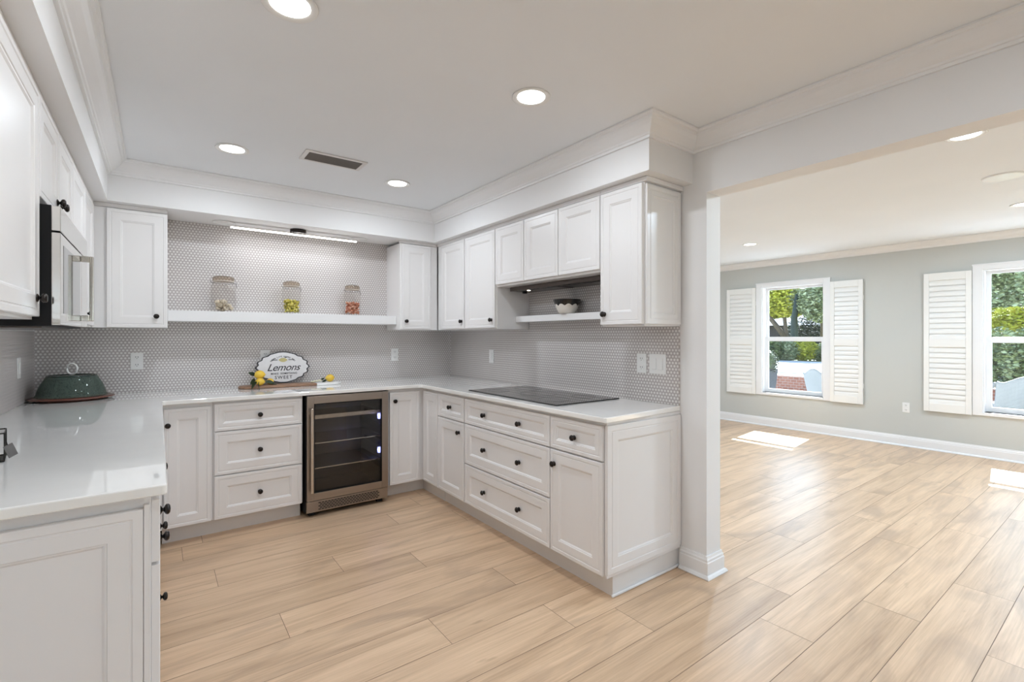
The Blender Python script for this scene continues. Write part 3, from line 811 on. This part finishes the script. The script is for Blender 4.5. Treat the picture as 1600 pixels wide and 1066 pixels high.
_, r1 = jar(-2.000, -.135, .079, .268, 'largest clip-top glass jar, left of the three, holding sea shells')
_, r2 = jar(-1.529, -.130, .068, .262, 'middle clip-top glass jar, holding yellow-green sweets')
_, r3 = jar(-1.040, -.130, .068, .262, 'right-hand clip-top glass jar, holding pink-red crystals')
fill((-1.529, -.130, 1.4905), r2, .112, M['candyY'], 230, .0095, 'yellow_sweets', 'yellow-green sweets heaped in the middle glass jar', 'sweets', 1)
fill((-1.040, -.130, 1.4905), r3, .112, M['candyR'], 230, .0095, 'pink_crystals', 'pink-red crystals heaped in the right-hand glass jar', 'crystals', 2)
# shells: spiral cone, counted one by one
def shell_bm():
    bm = bmesh.new(); n = 26; pts = []; tp = []
    for i in range(n):
        t = i / (n - 1); a_ = t * 5.5 * math.pi; rad = .010 * (1 - t) + .0015
        pts.append((rad * math.cos(a_), rad * math.sin(a_), t * .036)); tp.append(max(.12, 1 - t))
    return tube(pts, .010, 8, bm, taper=tp)
sh0 = None; rn = random.Random(5)
for i in range(16):
    t = rn.uniform(0, 6.28); lev = i // 6; q = .043 if i % 6 else .0
    a_ = (i % 6) * 1.2 + lev * .5
    if sh0 is None:
        o = sh0 = obj('sea_shell', shell_bm(), M['shell'], smooth=True)
    else:
        o = sh0.copy(); COL.objects.link(o)
    o.location = (-2.000 + q * math.cos(a_), -.135 + q * math.sin(a_), 1.4905 + .020 + lev * .026)
    o.rotation_euler = (1.4 + rn.uniform(-.5, .5), rn.uniform(-.5, .5), rn.uniform(0, 6.28))
    s_ = rn.uniform(.85, 1.15); o.scale = (s_, s_, s_)
    tag(o, 'small cream spiral sea shell heaped in the largest glass jar', 'shell', 'sea shells in the largest jar')

# ------------------------------------------------------------------ glass dome (upturned bowl with ring handle)
e = empty('glass_dome', (-2.826, -.225, CT1 + .0005), 0, 'green glass dome with a white ring handle in the left back corner', 'glass dome')
def wob(prof_o): return lathe(prof_o, 48)
obj('glass_bowl', wob([(.196, .020), (.176, .026), (.166, .036), (.160, .06), (.148, .095), (.130, .128), (.120, .148), (.100, .151), (0, .151), (0, .147), (.098, .147), (.116, .144), (.126, .126), (.144, .093), (.156, .058), (.162, .034), (.174, .023), (.196, .017)]), M['green'], e, smooth=True)
obj('top_rim', tube([(.116 * math.cos(t), .116 * math.sin(t), .149) for t in [k * math.pi / 24 for k in range(48)]], .0045, 8, closed=True), M['greend'], e, smooth=True)
obj('foot_rim', lathe([(.205, .012), (.209, .014), (.206, .018), (.170, .028), (.168, .024), (.185, .016), (.172, .0), (.168, 0), (.175, .012)][::-1], 48), M['redrim'], e, smooth=True)
rg = tube([(.031 * math.cos(t), 0, .191 + .033 * math.sin(t)) for t in [k * math.pi / 18 for k in range(36)]], .0052, 8, closed=True)
rgo = obj('ring_handle', rg, M['ring'], e, smooth=True); rgo.rotation_euler = (0, 0, -.6)

# ------------------------------------------------------------------ serving board, sign, lemons
e = empty('serving_board', (-1.535, -.195, CT1 + .0005), math.radians(-3.0), 'long serving board, brown wood with a white marble end', 'serving board')
def oval_board(x0, x1, yw, z, rl, rr_):
    pts = []
    for i in range(9):
        a_ = math.radians(90 + 180 * i / 8); pts.append((x0 + rl + rl * math.cos(a_), (yw) * math.sin(a_)))
    if rr_:
        for i in range(9):
            a_ = math.radians(-90 + 180 * i / 8); pts.append((x1 - rr_ + rr_ * math.cos(a_), yw * math.sin(a_)))
    else: pts += [(x1, -yw), (x1, yw)]
    return extrude_poly(pts, 0, z)
obj('wooden_half', oval_board(-.375, .170, .068, .020, .06, 0), M['wood'], e, bevel=.005)
obj('marble_half', (lambda b: b)(extrude_poly([(.1705, -.068), (.30, -.068), (.335, -.060), (.362, -.035), (.370, 0), (.362, .035), (.335, .060), (.30, .068), (.1705, .068)], 0, .020)), M['marble'], e, bevel=.005)

e = empty('lemon_sign', (-1.580, -.100, CT1 + .0212), 0, 'scalloped white sign reading Lemons, leaning behind the fruit', 'sign')
e.rotation_euler = (-math.radians(9), 0, 0)
def sign_outline(k, n=180):
    pts = []
    for i in range(n):
        t = 2 * math.pi * i / n
        rx, rz = .196 * k, .124 * k
        x = rx * math.copysign(abs(math.cos(t)) ** 1.18, math.cos(t)); z = rz * math.sin(t)
        sidey = abs(math.cos(t)) ** 1.2
        m_ = 1 + .034 * math.cos(18 * t) * min(1, sidey * 1.3) + (.02 if abs(math.sin(t)) > .9 else 0)
        pts.append((x * m_, z * m_ + .128))
    return pts
def vert_plate(pts, y0, y1):
    bm = bmesh.new(); A = [bm.verts.new((x, y0, z)) for x, z in pts]; B = [bm.verts.new((x, y1, z)) for x, z in pts]
    bm.faces.new(A); bm.faces.new(B[::-1]); n = len(pts)
    for i in range(n): bm.faces.new((A[i], A[(i + 1) % n], B[(i + 1) % n], B[i]))
    return bm
obj('backing', vert_plate(sign_outline(1.0), 0, .008), M['ink'], e, label='black scalloped edge')
obj('face', vert_plate(sign_outline(.945), -.0012, -.0001), M['signface'], e)
def text_mesh(s, size, shear=0., space=1., bold=0.):
    cu = bpy.data.curves.new('lettering', 'FONT'); cu.body = s; cu.size = size; cu.shear = shear; cu.space_character = space
    cu.align_x = 'CENTER'; cu.align_y = 'CENTER'; cu.extrude = .0004; cu.offset = bold; cu.resolution_u = 3
    o = bpy.data.objects.new('lettering', cu); COL.objects.link(o)
    bpy.context.view_layer.update(); dg = bpy.context.evaluated_depsgraph_get()
    me = bpy.data.meshes.new_from_object(o.evaluated_get(dg)); bpy.data.objects.remove(o); bpy.data.curves.remove(cu)
    return me
def lettering(parent, chunks, name='lettering'):
    bm = bmesh.new()
    for me, M4 in chunks:
        b2 = bmesh.new(); b2.from_mesh(me); b2.transform(M4); tmp = bpy.data.meshes.new('t'); b2.to_mesh(tmp); b2.free(); bm.from_mesh(tmp); bpy.data.meshes.remove(tmp); bpy.data.meshes.remove(me)
    return obj(name, bm, M['ink'], parent)
def place(x, z, rot=0.): return Matrix.Translation((x, -.0018, z)) @ Matrix.Rotation(R90, 4, 'X') @ Matrix.Rotation(rot, 4, 'Z')
arcs = []
txt = 'WHEN LIFE GIVES YOU'
for i, ch in enumerate(txt):
    if ch == ' ': continue
    a_ = math.radians(90 + 42 - 84 * i / (len(txt) - 1)); rx = .128
    arcs.append((text_mesh(ch, .0165, bold=.0003), place(rx * math.cos(a_), .078 + .136 * math.sin(a_), a_ - R90)))
lettering(e, arcs, 'arched_lettering')
lettering(e, [(text_mesh('Lemons', .080, .45, .95, .0003), place(0, .124))], 'large_lettering')
lettering(e, [(text_mesh('MAKE  SOMETHING', .0205, 0, 1.1, .0004), place(.005, .076))], 'small_lettering')
lettering(e, [(text_mesh('SWEET', .036, 0, 1.25, .0004), place(0, .045))], 'bottom_lettering')
bm = bmesh.new()
pts = [(.026 * math.cos(t) * (1 + .25 * abs(math.cos(t)) ** 8), .017 * math.sin(t) + .186) for t in [k * math.pi / 16 for k in range(32)]]
obj('painted_lemon', vert_plate(pts, -.0022, -.0013), M['signgold'], e)
bm = vert_plate([(.010, .204), (.022, .212), (.032, .208), (.020, .202)], -.0024, -.0014)
for sx in (-1, 1):
    for k in range(2): box(bm, sx * .062 - .022, sx * .062 + .022, -.0022, -.0013, .183 + k * .006, .1855 + k * .006)
obj('painted_leaf', bm, M['ink'], e)

def leaf_bm(L_, W_, curl=.25):
    bm = bmesh.new(); n = 8; rows = []
    for i in range(n + 1):
        t = i / n; wv = W_ * math.sin(math.pi * min(1, t * 1.0)) ** .7 * (1 - .25 * t); x = t * L_; z = -curl * L_ * t * t
        rows.append([bm.verts.new((x, -wv / 2, z + .12 * wv)), bm.verts.new((x, 0, z)), bm.verts.new((x, wv / 2, z + .12 * wv))])
    for a_, b_ in zip(rows, rows[1:]):
        for k in range(2): bm.faces.new((a_[k], a_[k + 1], b_[k + 1], b_[k]))
    bmesh.ops.remove_doubles(bm, verts=bm.verts, dist=1e-5)
    bmesh.ops.solidify(bm, geom=bm.faces[:], thickness=.0008)
    return bm
def lemon(x, y, z, s, rot, label, leaves=()):
    prof = [(0, -1.28), (.10, -1.24), (.22, -1.12), (.55, -.93), (.85, -.6), (1, -.15), (1, .2), (.86, .62), (.56, .94), (.25, 1.12), (.14, 1.22), (0, 1.25)]
    e = empty('lemon', (x, y, z), 0, label, 'lemon')
    leaves = [(q[0], q[1], q[2], q[3], q[4], q[5], q[6] * 1.15, q[7] * 1.25) for q in leaves]
    b = obj('fruit', lathe([(r * s, h * s) for r, h in prof], 20), M['lemon'], e, smooth=True); b.rotation_euler = rot
    for (lx, ly, lz, ex, ey, ez, L_, W_) in leaves:
        l_ = obj('leaf', leaf_bm(L_, W_), M['leaf'], e, (lx, ly, lz)); l_.rotation_euler = (ex, ey, ez)
    return e
zb = CT1 + .0205
lemon(-1.768, -.210, zb + .029, .029, (R90, 0, 1.2), 'bright yellow lemon lying on the left end of the board, lower of the stacked pair',
      [(.035, -.012, .0, .9, .1, -.15, .055, .030), (.060, -.004, -.022, .2, .0, .05, .075, .020), (-.026, -.050, .006, 1.2, .6, -2.6, .070, .034), (-.014, -.058, .006, 1.4, 1.1, -2.0, .062, .036)])
lemon(-1.766, -.180, zb + .081, .033, (R90, 0, 1.35), 'bright yellow lemon resting on top of the other, against the sign',
      [(-.030, -.006, -.006, 1.2, -.6, 2.8, .045, .030), (-.034, -.020, -.024, 1.1, 1.0, -2.8, .050, .034), (-.032, -.030, -.035, 1.2, .5, -2.75, .05, .03)])
lemon(-1.690, -.165, zb + .024, .024, (R90, 0, .6), 'small yellow lemon half hidden behind the stacked pair on the board')
lemon(-1.245, -.190, zb + .030, .030, (R90, 0, 1.5), 'single yellow lemon on the white marble end of the board',
      [(-.030, -.016, -.012, 1.0, .5, 2.9, .040, .022), (-.045, -.010, .004, .9, .5, 2.4, .042, .016)])
e = empty('cream_flower', (-1.355, -.212, zb), 0, 'small cream paper flowers on the board beside the single lemon', 'flower')
for k, (dx, dz) in enumerate(((-.03, .008), (-.008, .012), (.022, .016))):
    bm = bmesh.new()
    for j in range(6): ico(bm, (dx + .009 * math.cos(j), .009 * math.sin(j), dz), (.009, .009, .0065), 1)
    obj('petals', bm, M['petal'], e)

# ------------------------------------------------------------------ wire caddy with tag
e = empty('wire_caddy', (-2.842, -2.075, CT1 + .0005), math.radians(8), 'black wire holder with a hanging grey tag at the left photo edge', 'wire holder')
bm = bmesh.new(); hw = .055
for z in (.004, .090):
    tube([(-hw, -hw, z), (hw, -hw, z), (hw, hw, z), (-hw, hw, z)], .0024, 6, bm, closed=True)
for x in (-hw, -hw / 3, hw / 3, hw):
    for y in (-hw, hw): tube([(x, y, .004), (x, y, .090)], .0019, 6, bm)
for x in (-hw, hw): tube([(x, -hw / 3, .004), (x, -hw / 3, .09)], .0019, 6, bm); tube([(x, hw / 3, .004), (x, hw / 3, .09)], .0019, 6, bm)
obj('wire_frame', bm, M['wire'], e)
bm = boxes((-.013, .013, -.0015, .0015, -.042, 0))
t_ = obj('tag', bm, M['tag'], e, (.062, -.052, .052), bevel=.001); t_.rotation_euler = (math.radians(0), math.radians(-22), math.radians(35))
obj('string', tube([(.055, -.054, .085), (.062, -.053, .051)], .001, 5), M['wire'], e)
obj('base_plate', boxes((-hw, hw, -hw, hw, .0001, .0035)), M['wire'], e)

# ------------------------------------------------------------------ bowl on small shelf
e = empty('bowl', (-.1075, -1.838, 1.4665), 0, 'small bowl, black scalloped glaze over cream, on the short shelf', 'bowl')
def bowl_rings(r0, r1, h0, h1, wavy, up):
    bm = bmesh.new(); n = 64; rows = []
    for j in range(7):
        row = []
        for i in range(n):
            t = 2 * math.pi * i / n; f0 = 0
            if wavy: f0 = .014 * abs(math.sin(5 * t)) - .008
            if up: q = (h0 + f0) + (h1 - h0 - f0) * j / 6
            else: q = h0 + (h1 + f0 - h0) * j / 6
            rr_ = prof_r(q)
            row.append(bm.verts.new((rr_ * math.cos(t), rr_ * math.sin(t), q)))
        rows.append(row)
    for a_, b_ in zip(rows, rows[1:]):
        for i in range(n): bm.faces.new((a_[i], a_[(i + 1) % n], b_[(i + 1) % n], b_[i]))
    return bm
def prof_r(z): return .050 + (.097 - .050) * (max(0, z) / .100) ** .70
bo = bowl_rings(0, 0, 0.0, .060, True, False)
bo.faces.new([v for v in bo.verts if v.co.z < .0005][:64])
obj('cream_base', bo, M['bowlW'], e, smooth=True)
bk = bowl_rings(0, 0, .060, .098, True, True)
top = [v for v in bk.verts]
# inner wall
inner = lathe([(prof_r(.098), .098), (prof_r(.098) - .005, .098), (prof_r(.06) - .006, .06), (.044, .008), (0, .006)], 64)
tmp = bpy.data.meshes.new('t'); inner.to_mesh(tmp); inner.free(); bk.from_mesh(tmp)
obj('black_glaze', bk, M['bowlB'], e, smooth=True)

# ------------------------------------------------------------------ outdoors
G0 = -.12
struct('ground', boxes((XE + .13, 80, -40, 40, G0 - .1, G0)), M['lawn'])
struct('patio', boxes((XE + .135, 8.4, -12, 8, G0, G0 + .03)), M['patio'])
struct('driveway', boxes((17.2, 26.8, -35, 35, G0 + .002, G0 + .03)), M['concrete'])
o = obj('brick_wall', boxes((8.45, 8.75, -6, 5, G0, .46)), M['brick'], bevel=.01)
tag(o, 'low red brick wall beyond the patio, seen through the window', 'brick wall')

def foliage(blobs, n, size, seed=0, bm=None):
    rn = random.Random(seed); bm = bm or bmesh.new(); tot = sum(b[3] * b[4] * b[5] for b in blobs)
    for (cx, cy, cz, rx, ry, rz) in blobs:
        k = int(n * rx * ry * rz / tot)
        for _ in range(k):
            d = Vector((rn.gauss(0, 1), rn.gauss(0, 1), rn.gauss(0, 1))).normalized() * (rn.random() ** .4)
            c_ = Vector((cx + d.x * rx, cy + d.y * ry, cz + d.z * rz))
            q = Vector((rn.gauss(0, 1), rn.gauss(0, 1), rn.gauss(0, 1))).to_track_quat('Z', 'Y') ; s_ = size * rn.uniform(.6, 1.3)
            vs = [bm.verts.new(c_ + q @ Vector(p) * s_) for p in ((-.5, 0, 0), (0, -.28, .06), (.5, 0, 0), (0, .28, .06))]
            bm.faces.new(vs)
    return bm
def P3(px, py, dep):
    """world point seen at photo pixel, used only to decide where things stand"""
    fx, fy = math.sin(YAW), math.cos(YAW); u = (px - 800) / FPX
    return (CAM[0] + dep * (fx + fy * u), CAM[1] + dep * (fy - fx * u), CAM[2] + dep * (525.7 - py) / FPX)
def tree(name, label, x, y, trunk, blobs, lm, n, size, seed, cat='tree', bark='bark', tr=.12):
    e = empty(name, (x, y, G0), 0, label, cat)
    if trunk:
        bm = bmesh.new()
        for t in trunk: tube(t, tr, 8, bm, taper=[1 - .5 * i / (len(t) - 1) for i in range(len(t))])
        obj('trunk', bm, M[bark], e, smooth=True)
    obj('foliage', foliage(blobs, n, size, seed), M[lm], e)
    return e
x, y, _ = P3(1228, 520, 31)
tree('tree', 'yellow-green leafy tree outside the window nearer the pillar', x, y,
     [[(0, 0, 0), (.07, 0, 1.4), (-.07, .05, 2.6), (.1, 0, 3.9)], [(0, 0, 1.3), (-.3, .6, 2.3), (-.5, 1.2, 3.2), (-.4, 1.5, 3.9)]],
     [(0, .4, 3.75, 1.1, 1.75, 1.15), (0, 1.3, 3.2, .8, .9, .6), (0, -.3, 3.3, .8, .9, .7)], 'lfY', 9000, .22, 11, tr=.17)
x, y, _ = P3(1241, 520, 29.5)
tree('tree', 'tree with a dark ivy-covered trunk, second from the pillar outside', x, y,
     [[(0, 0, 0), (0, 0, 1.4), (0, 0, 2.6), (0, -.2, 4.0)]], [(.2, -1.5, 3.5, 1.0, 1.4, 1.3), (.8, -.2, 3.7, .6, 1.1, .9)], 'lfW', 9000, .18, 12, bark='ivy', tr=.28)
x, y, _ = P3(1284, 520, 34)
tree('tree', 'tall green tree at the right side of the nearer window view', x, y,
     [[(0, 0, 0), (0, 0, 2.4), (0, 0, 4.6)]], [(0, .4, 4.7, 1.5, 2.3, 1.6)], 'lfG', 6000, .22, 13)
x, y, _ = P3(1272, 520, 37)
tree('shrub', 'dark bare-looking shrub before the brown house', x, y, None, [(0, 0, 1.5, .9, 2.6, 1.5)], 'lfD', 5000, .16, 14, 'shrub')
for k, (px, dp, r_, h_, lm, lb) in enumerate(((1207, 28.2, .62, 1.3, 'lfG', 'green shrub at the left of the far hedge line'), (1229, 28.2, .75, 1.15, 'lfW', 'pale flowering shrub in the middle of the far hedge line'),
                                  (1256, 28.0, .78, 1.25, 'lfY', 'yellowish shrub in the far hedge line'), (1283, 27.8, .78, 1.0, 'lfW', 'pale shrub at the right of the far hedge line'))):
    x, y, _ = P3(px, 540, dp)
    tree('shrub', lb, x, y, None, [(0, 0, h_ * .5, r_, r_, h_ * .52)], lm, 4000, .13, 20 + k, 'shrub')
x, y, _ = P3(1245, 520, 40)
e = empty('house', (x, y, G0), 0, 'low brown neighbouring house with a pale roof beyond the trees', 'house')
obj('house_wall', boxes((0, 6, -12, 9, 0, 2.35)), M['housewall'], e)
bm = bmesh.new(); A = [bm.verts.new(p) for p in ((-.6, -12.6, 2.35), (-.6, 9.6, 2.35), (3, 9.6, 4.3), (3, -12.6, 4.3), (6.6, 9.6, 2.35), (6.6, -12.6, 2.35))]
for q in ((0, 1, 2, 3), (3, 2, 4, 5), (0, 3, 5), (1, 4, 2), (0, 5, 4, 1)): bm.faces.new([A[i] for i in q])
obj('roof', bm, M['roof'], e)
for yy in (-8, -3, 3, 7): obj('window', boxes((-.03, -.001, yy, yy + 1.2, .9, 1.9)), M['dark'], e)
# wall of foliage behind window two
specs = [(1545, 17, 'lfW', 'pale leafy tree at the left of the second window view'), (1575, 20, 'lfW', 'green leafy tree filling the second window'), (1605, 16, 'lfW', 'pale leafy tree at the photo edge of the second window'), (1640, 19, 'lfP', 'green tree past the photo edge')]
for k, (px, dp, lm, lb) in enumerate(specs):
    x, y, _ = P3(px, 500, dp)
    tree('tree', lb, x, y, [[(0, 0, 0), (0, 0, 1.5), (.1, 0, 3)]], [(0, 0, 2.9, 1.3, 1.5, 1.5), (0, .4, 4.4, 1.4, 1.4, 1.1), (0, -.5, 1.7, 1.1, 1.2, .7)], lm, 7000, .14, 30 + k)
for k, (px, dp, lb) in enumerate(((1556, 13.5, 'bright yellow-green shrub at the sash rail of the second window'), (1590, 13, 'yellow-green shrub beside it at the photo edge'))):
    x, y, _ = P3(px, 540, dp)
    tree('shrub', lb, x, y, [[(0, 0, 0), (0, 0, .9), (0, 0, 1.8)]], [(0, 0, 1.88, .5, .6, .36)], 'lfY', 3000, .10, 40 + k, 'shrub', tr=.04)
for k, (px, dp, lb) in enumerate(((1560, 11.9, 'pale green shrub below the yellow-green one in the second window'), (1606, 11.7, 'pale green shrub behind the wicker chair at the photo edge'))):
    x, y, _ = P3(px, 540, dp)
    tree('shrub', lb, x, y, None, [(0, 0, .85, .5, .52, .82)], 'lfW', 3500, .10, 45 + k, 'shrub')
# tree belt closing the distance
for k in range(12):
    yy = -34 + k * 6.4; xx = 50 + (k % 3) * 2
    tree('tree', 'distant dark green tree in the belt behind the house', xx, yy, [[(0, 0, 0), (0, 0, 3), (0, 0, 6)]], [(0, 0, 6.5, 2.6, 3.0, 4.6), (0, .2, 2.6, 2.2, 2.8, 2.4)], 'lfG' if k % 2 else 'lfP', 3000, .5, 60 + k).__setitem__('group', 'distant tree belt')

# tall planter with clipped ball
e = empty('tall_planter', (5.74, -.345, G0 + .0305), 0, 'tall tapering slate planter standing on the patio by the window', 'planter')
bm = bmesh.new(); A = []
for s_, z in ((.10, 0), (.165, .86), (.15, .86), (.14, .80)):
    A.append([bm.verts.new((sx * s_, sy * s_, z)) for sx, sy in ((-1, -1), (1, -1), (1, 1), (-1, 1))])
for a_, b_ in zip(A, A[1:]):
    for i in range(4): bm.faces.new((a_[i], a_[(i + 1) % 4], b_[(i + 1) % 4], b_[i]))
bm.faces.new(A[0][::-1]); bm.faces.new(A[-1])
obj('pot', bm, M['slate'], e, bevel=.004)
e = empty('topiary_ball', (5.74, -.345, G0 + .75), 0, 'clipped dark green box ball growing in the tall planter', 'plant')
obj('stem', tube([(0, 0, 0), (0, 0, .15)], .02, 8), M['bark'], e)
bm = bmesh.new(); ico(bm, (0, 0, .26), (.20, .20, .21), 3, .03); foliage([(0, 0, .26, .24, .24, .25)], 2500, .035, 5, bm)
obj('foliage', bm, M['lfD'], e)

def wicker_chair(x, y, rz, label):
    e = empty('wicker_chair', (x, y, G0 + .0305), rz, label, 'chair', 'white wicker patio chairs')
    obj('seat', boxes((-.27, .27, -.27, .27, .30, .38)), M['wicker'], e, bevel=.02)
    bm = bmesh.new(); rows = []
    for i in range(17):
        t = -1 + 2 * i / 16; xx = t * .31; yy = .27 + .05 * (1 - t * t); top = .74 + .06 * math.cos(t * math.pi) + .04 * abs(t) ** 6
        rows.append([bm.verts.new((xx, yy, .36)), bm.verts.new((xx, yy + .10, top)), bm.verts.new((xx, yy + .14, top)), bm.verts.new((xx, yy + .05, .36))])
    for a_, b_ in zip(rows, rows[1:]):
        for k in range(4): bm.faces.new((a_[k], a_[(k + 1) % 4], b_[(k + 1) % 4], b_[k]))
    bm.faces.new(rows[0]); bm.faces.new(rows[-1][::-1])
    bk_ = obj('backrest', bm, M['wicker'], e)
    obj('back_rail', tube([(-.31 + .62 * i / 16, .27 + .05 * (1 - (-1 + i / 8) ** 2) + .12, .74 + .06 * math.cos((-1 + i / 8) * math.pi) + .04 * abs(-1 + i / 8) ** 6) for i in range(17)], .024, 8), M['wicker'], e, smooth=True)
    for s_ in (-1, 1):
        obj('armrest', tube([(s_ * .31, .34, .70), (s_ * .34, .15, .60), (s_ * .34, -.2, .58), (s_ * .32, -.30, .50)], .028, 8), M['wicker'], e, smooth=True)
        for yy in (-.24, .24): obj('leg', tube([(s_ * .24, yy, .30), (s_ * .27, yy * 1.1, 0)], .022, 8), M['wicker'], e, smooth=True)
    return e
x, y, _ = P3(1306, 600, 8.7)
wicker_chair(x, y, math.radians(60), 'pale wicker armchair outside the window nearer the pillar')
x, y, _ = P3(1590, 610, 7.2)
wicker_chair(x, y, math.radians(110), 'pale wicker armchair outside the second window at the photo edge')
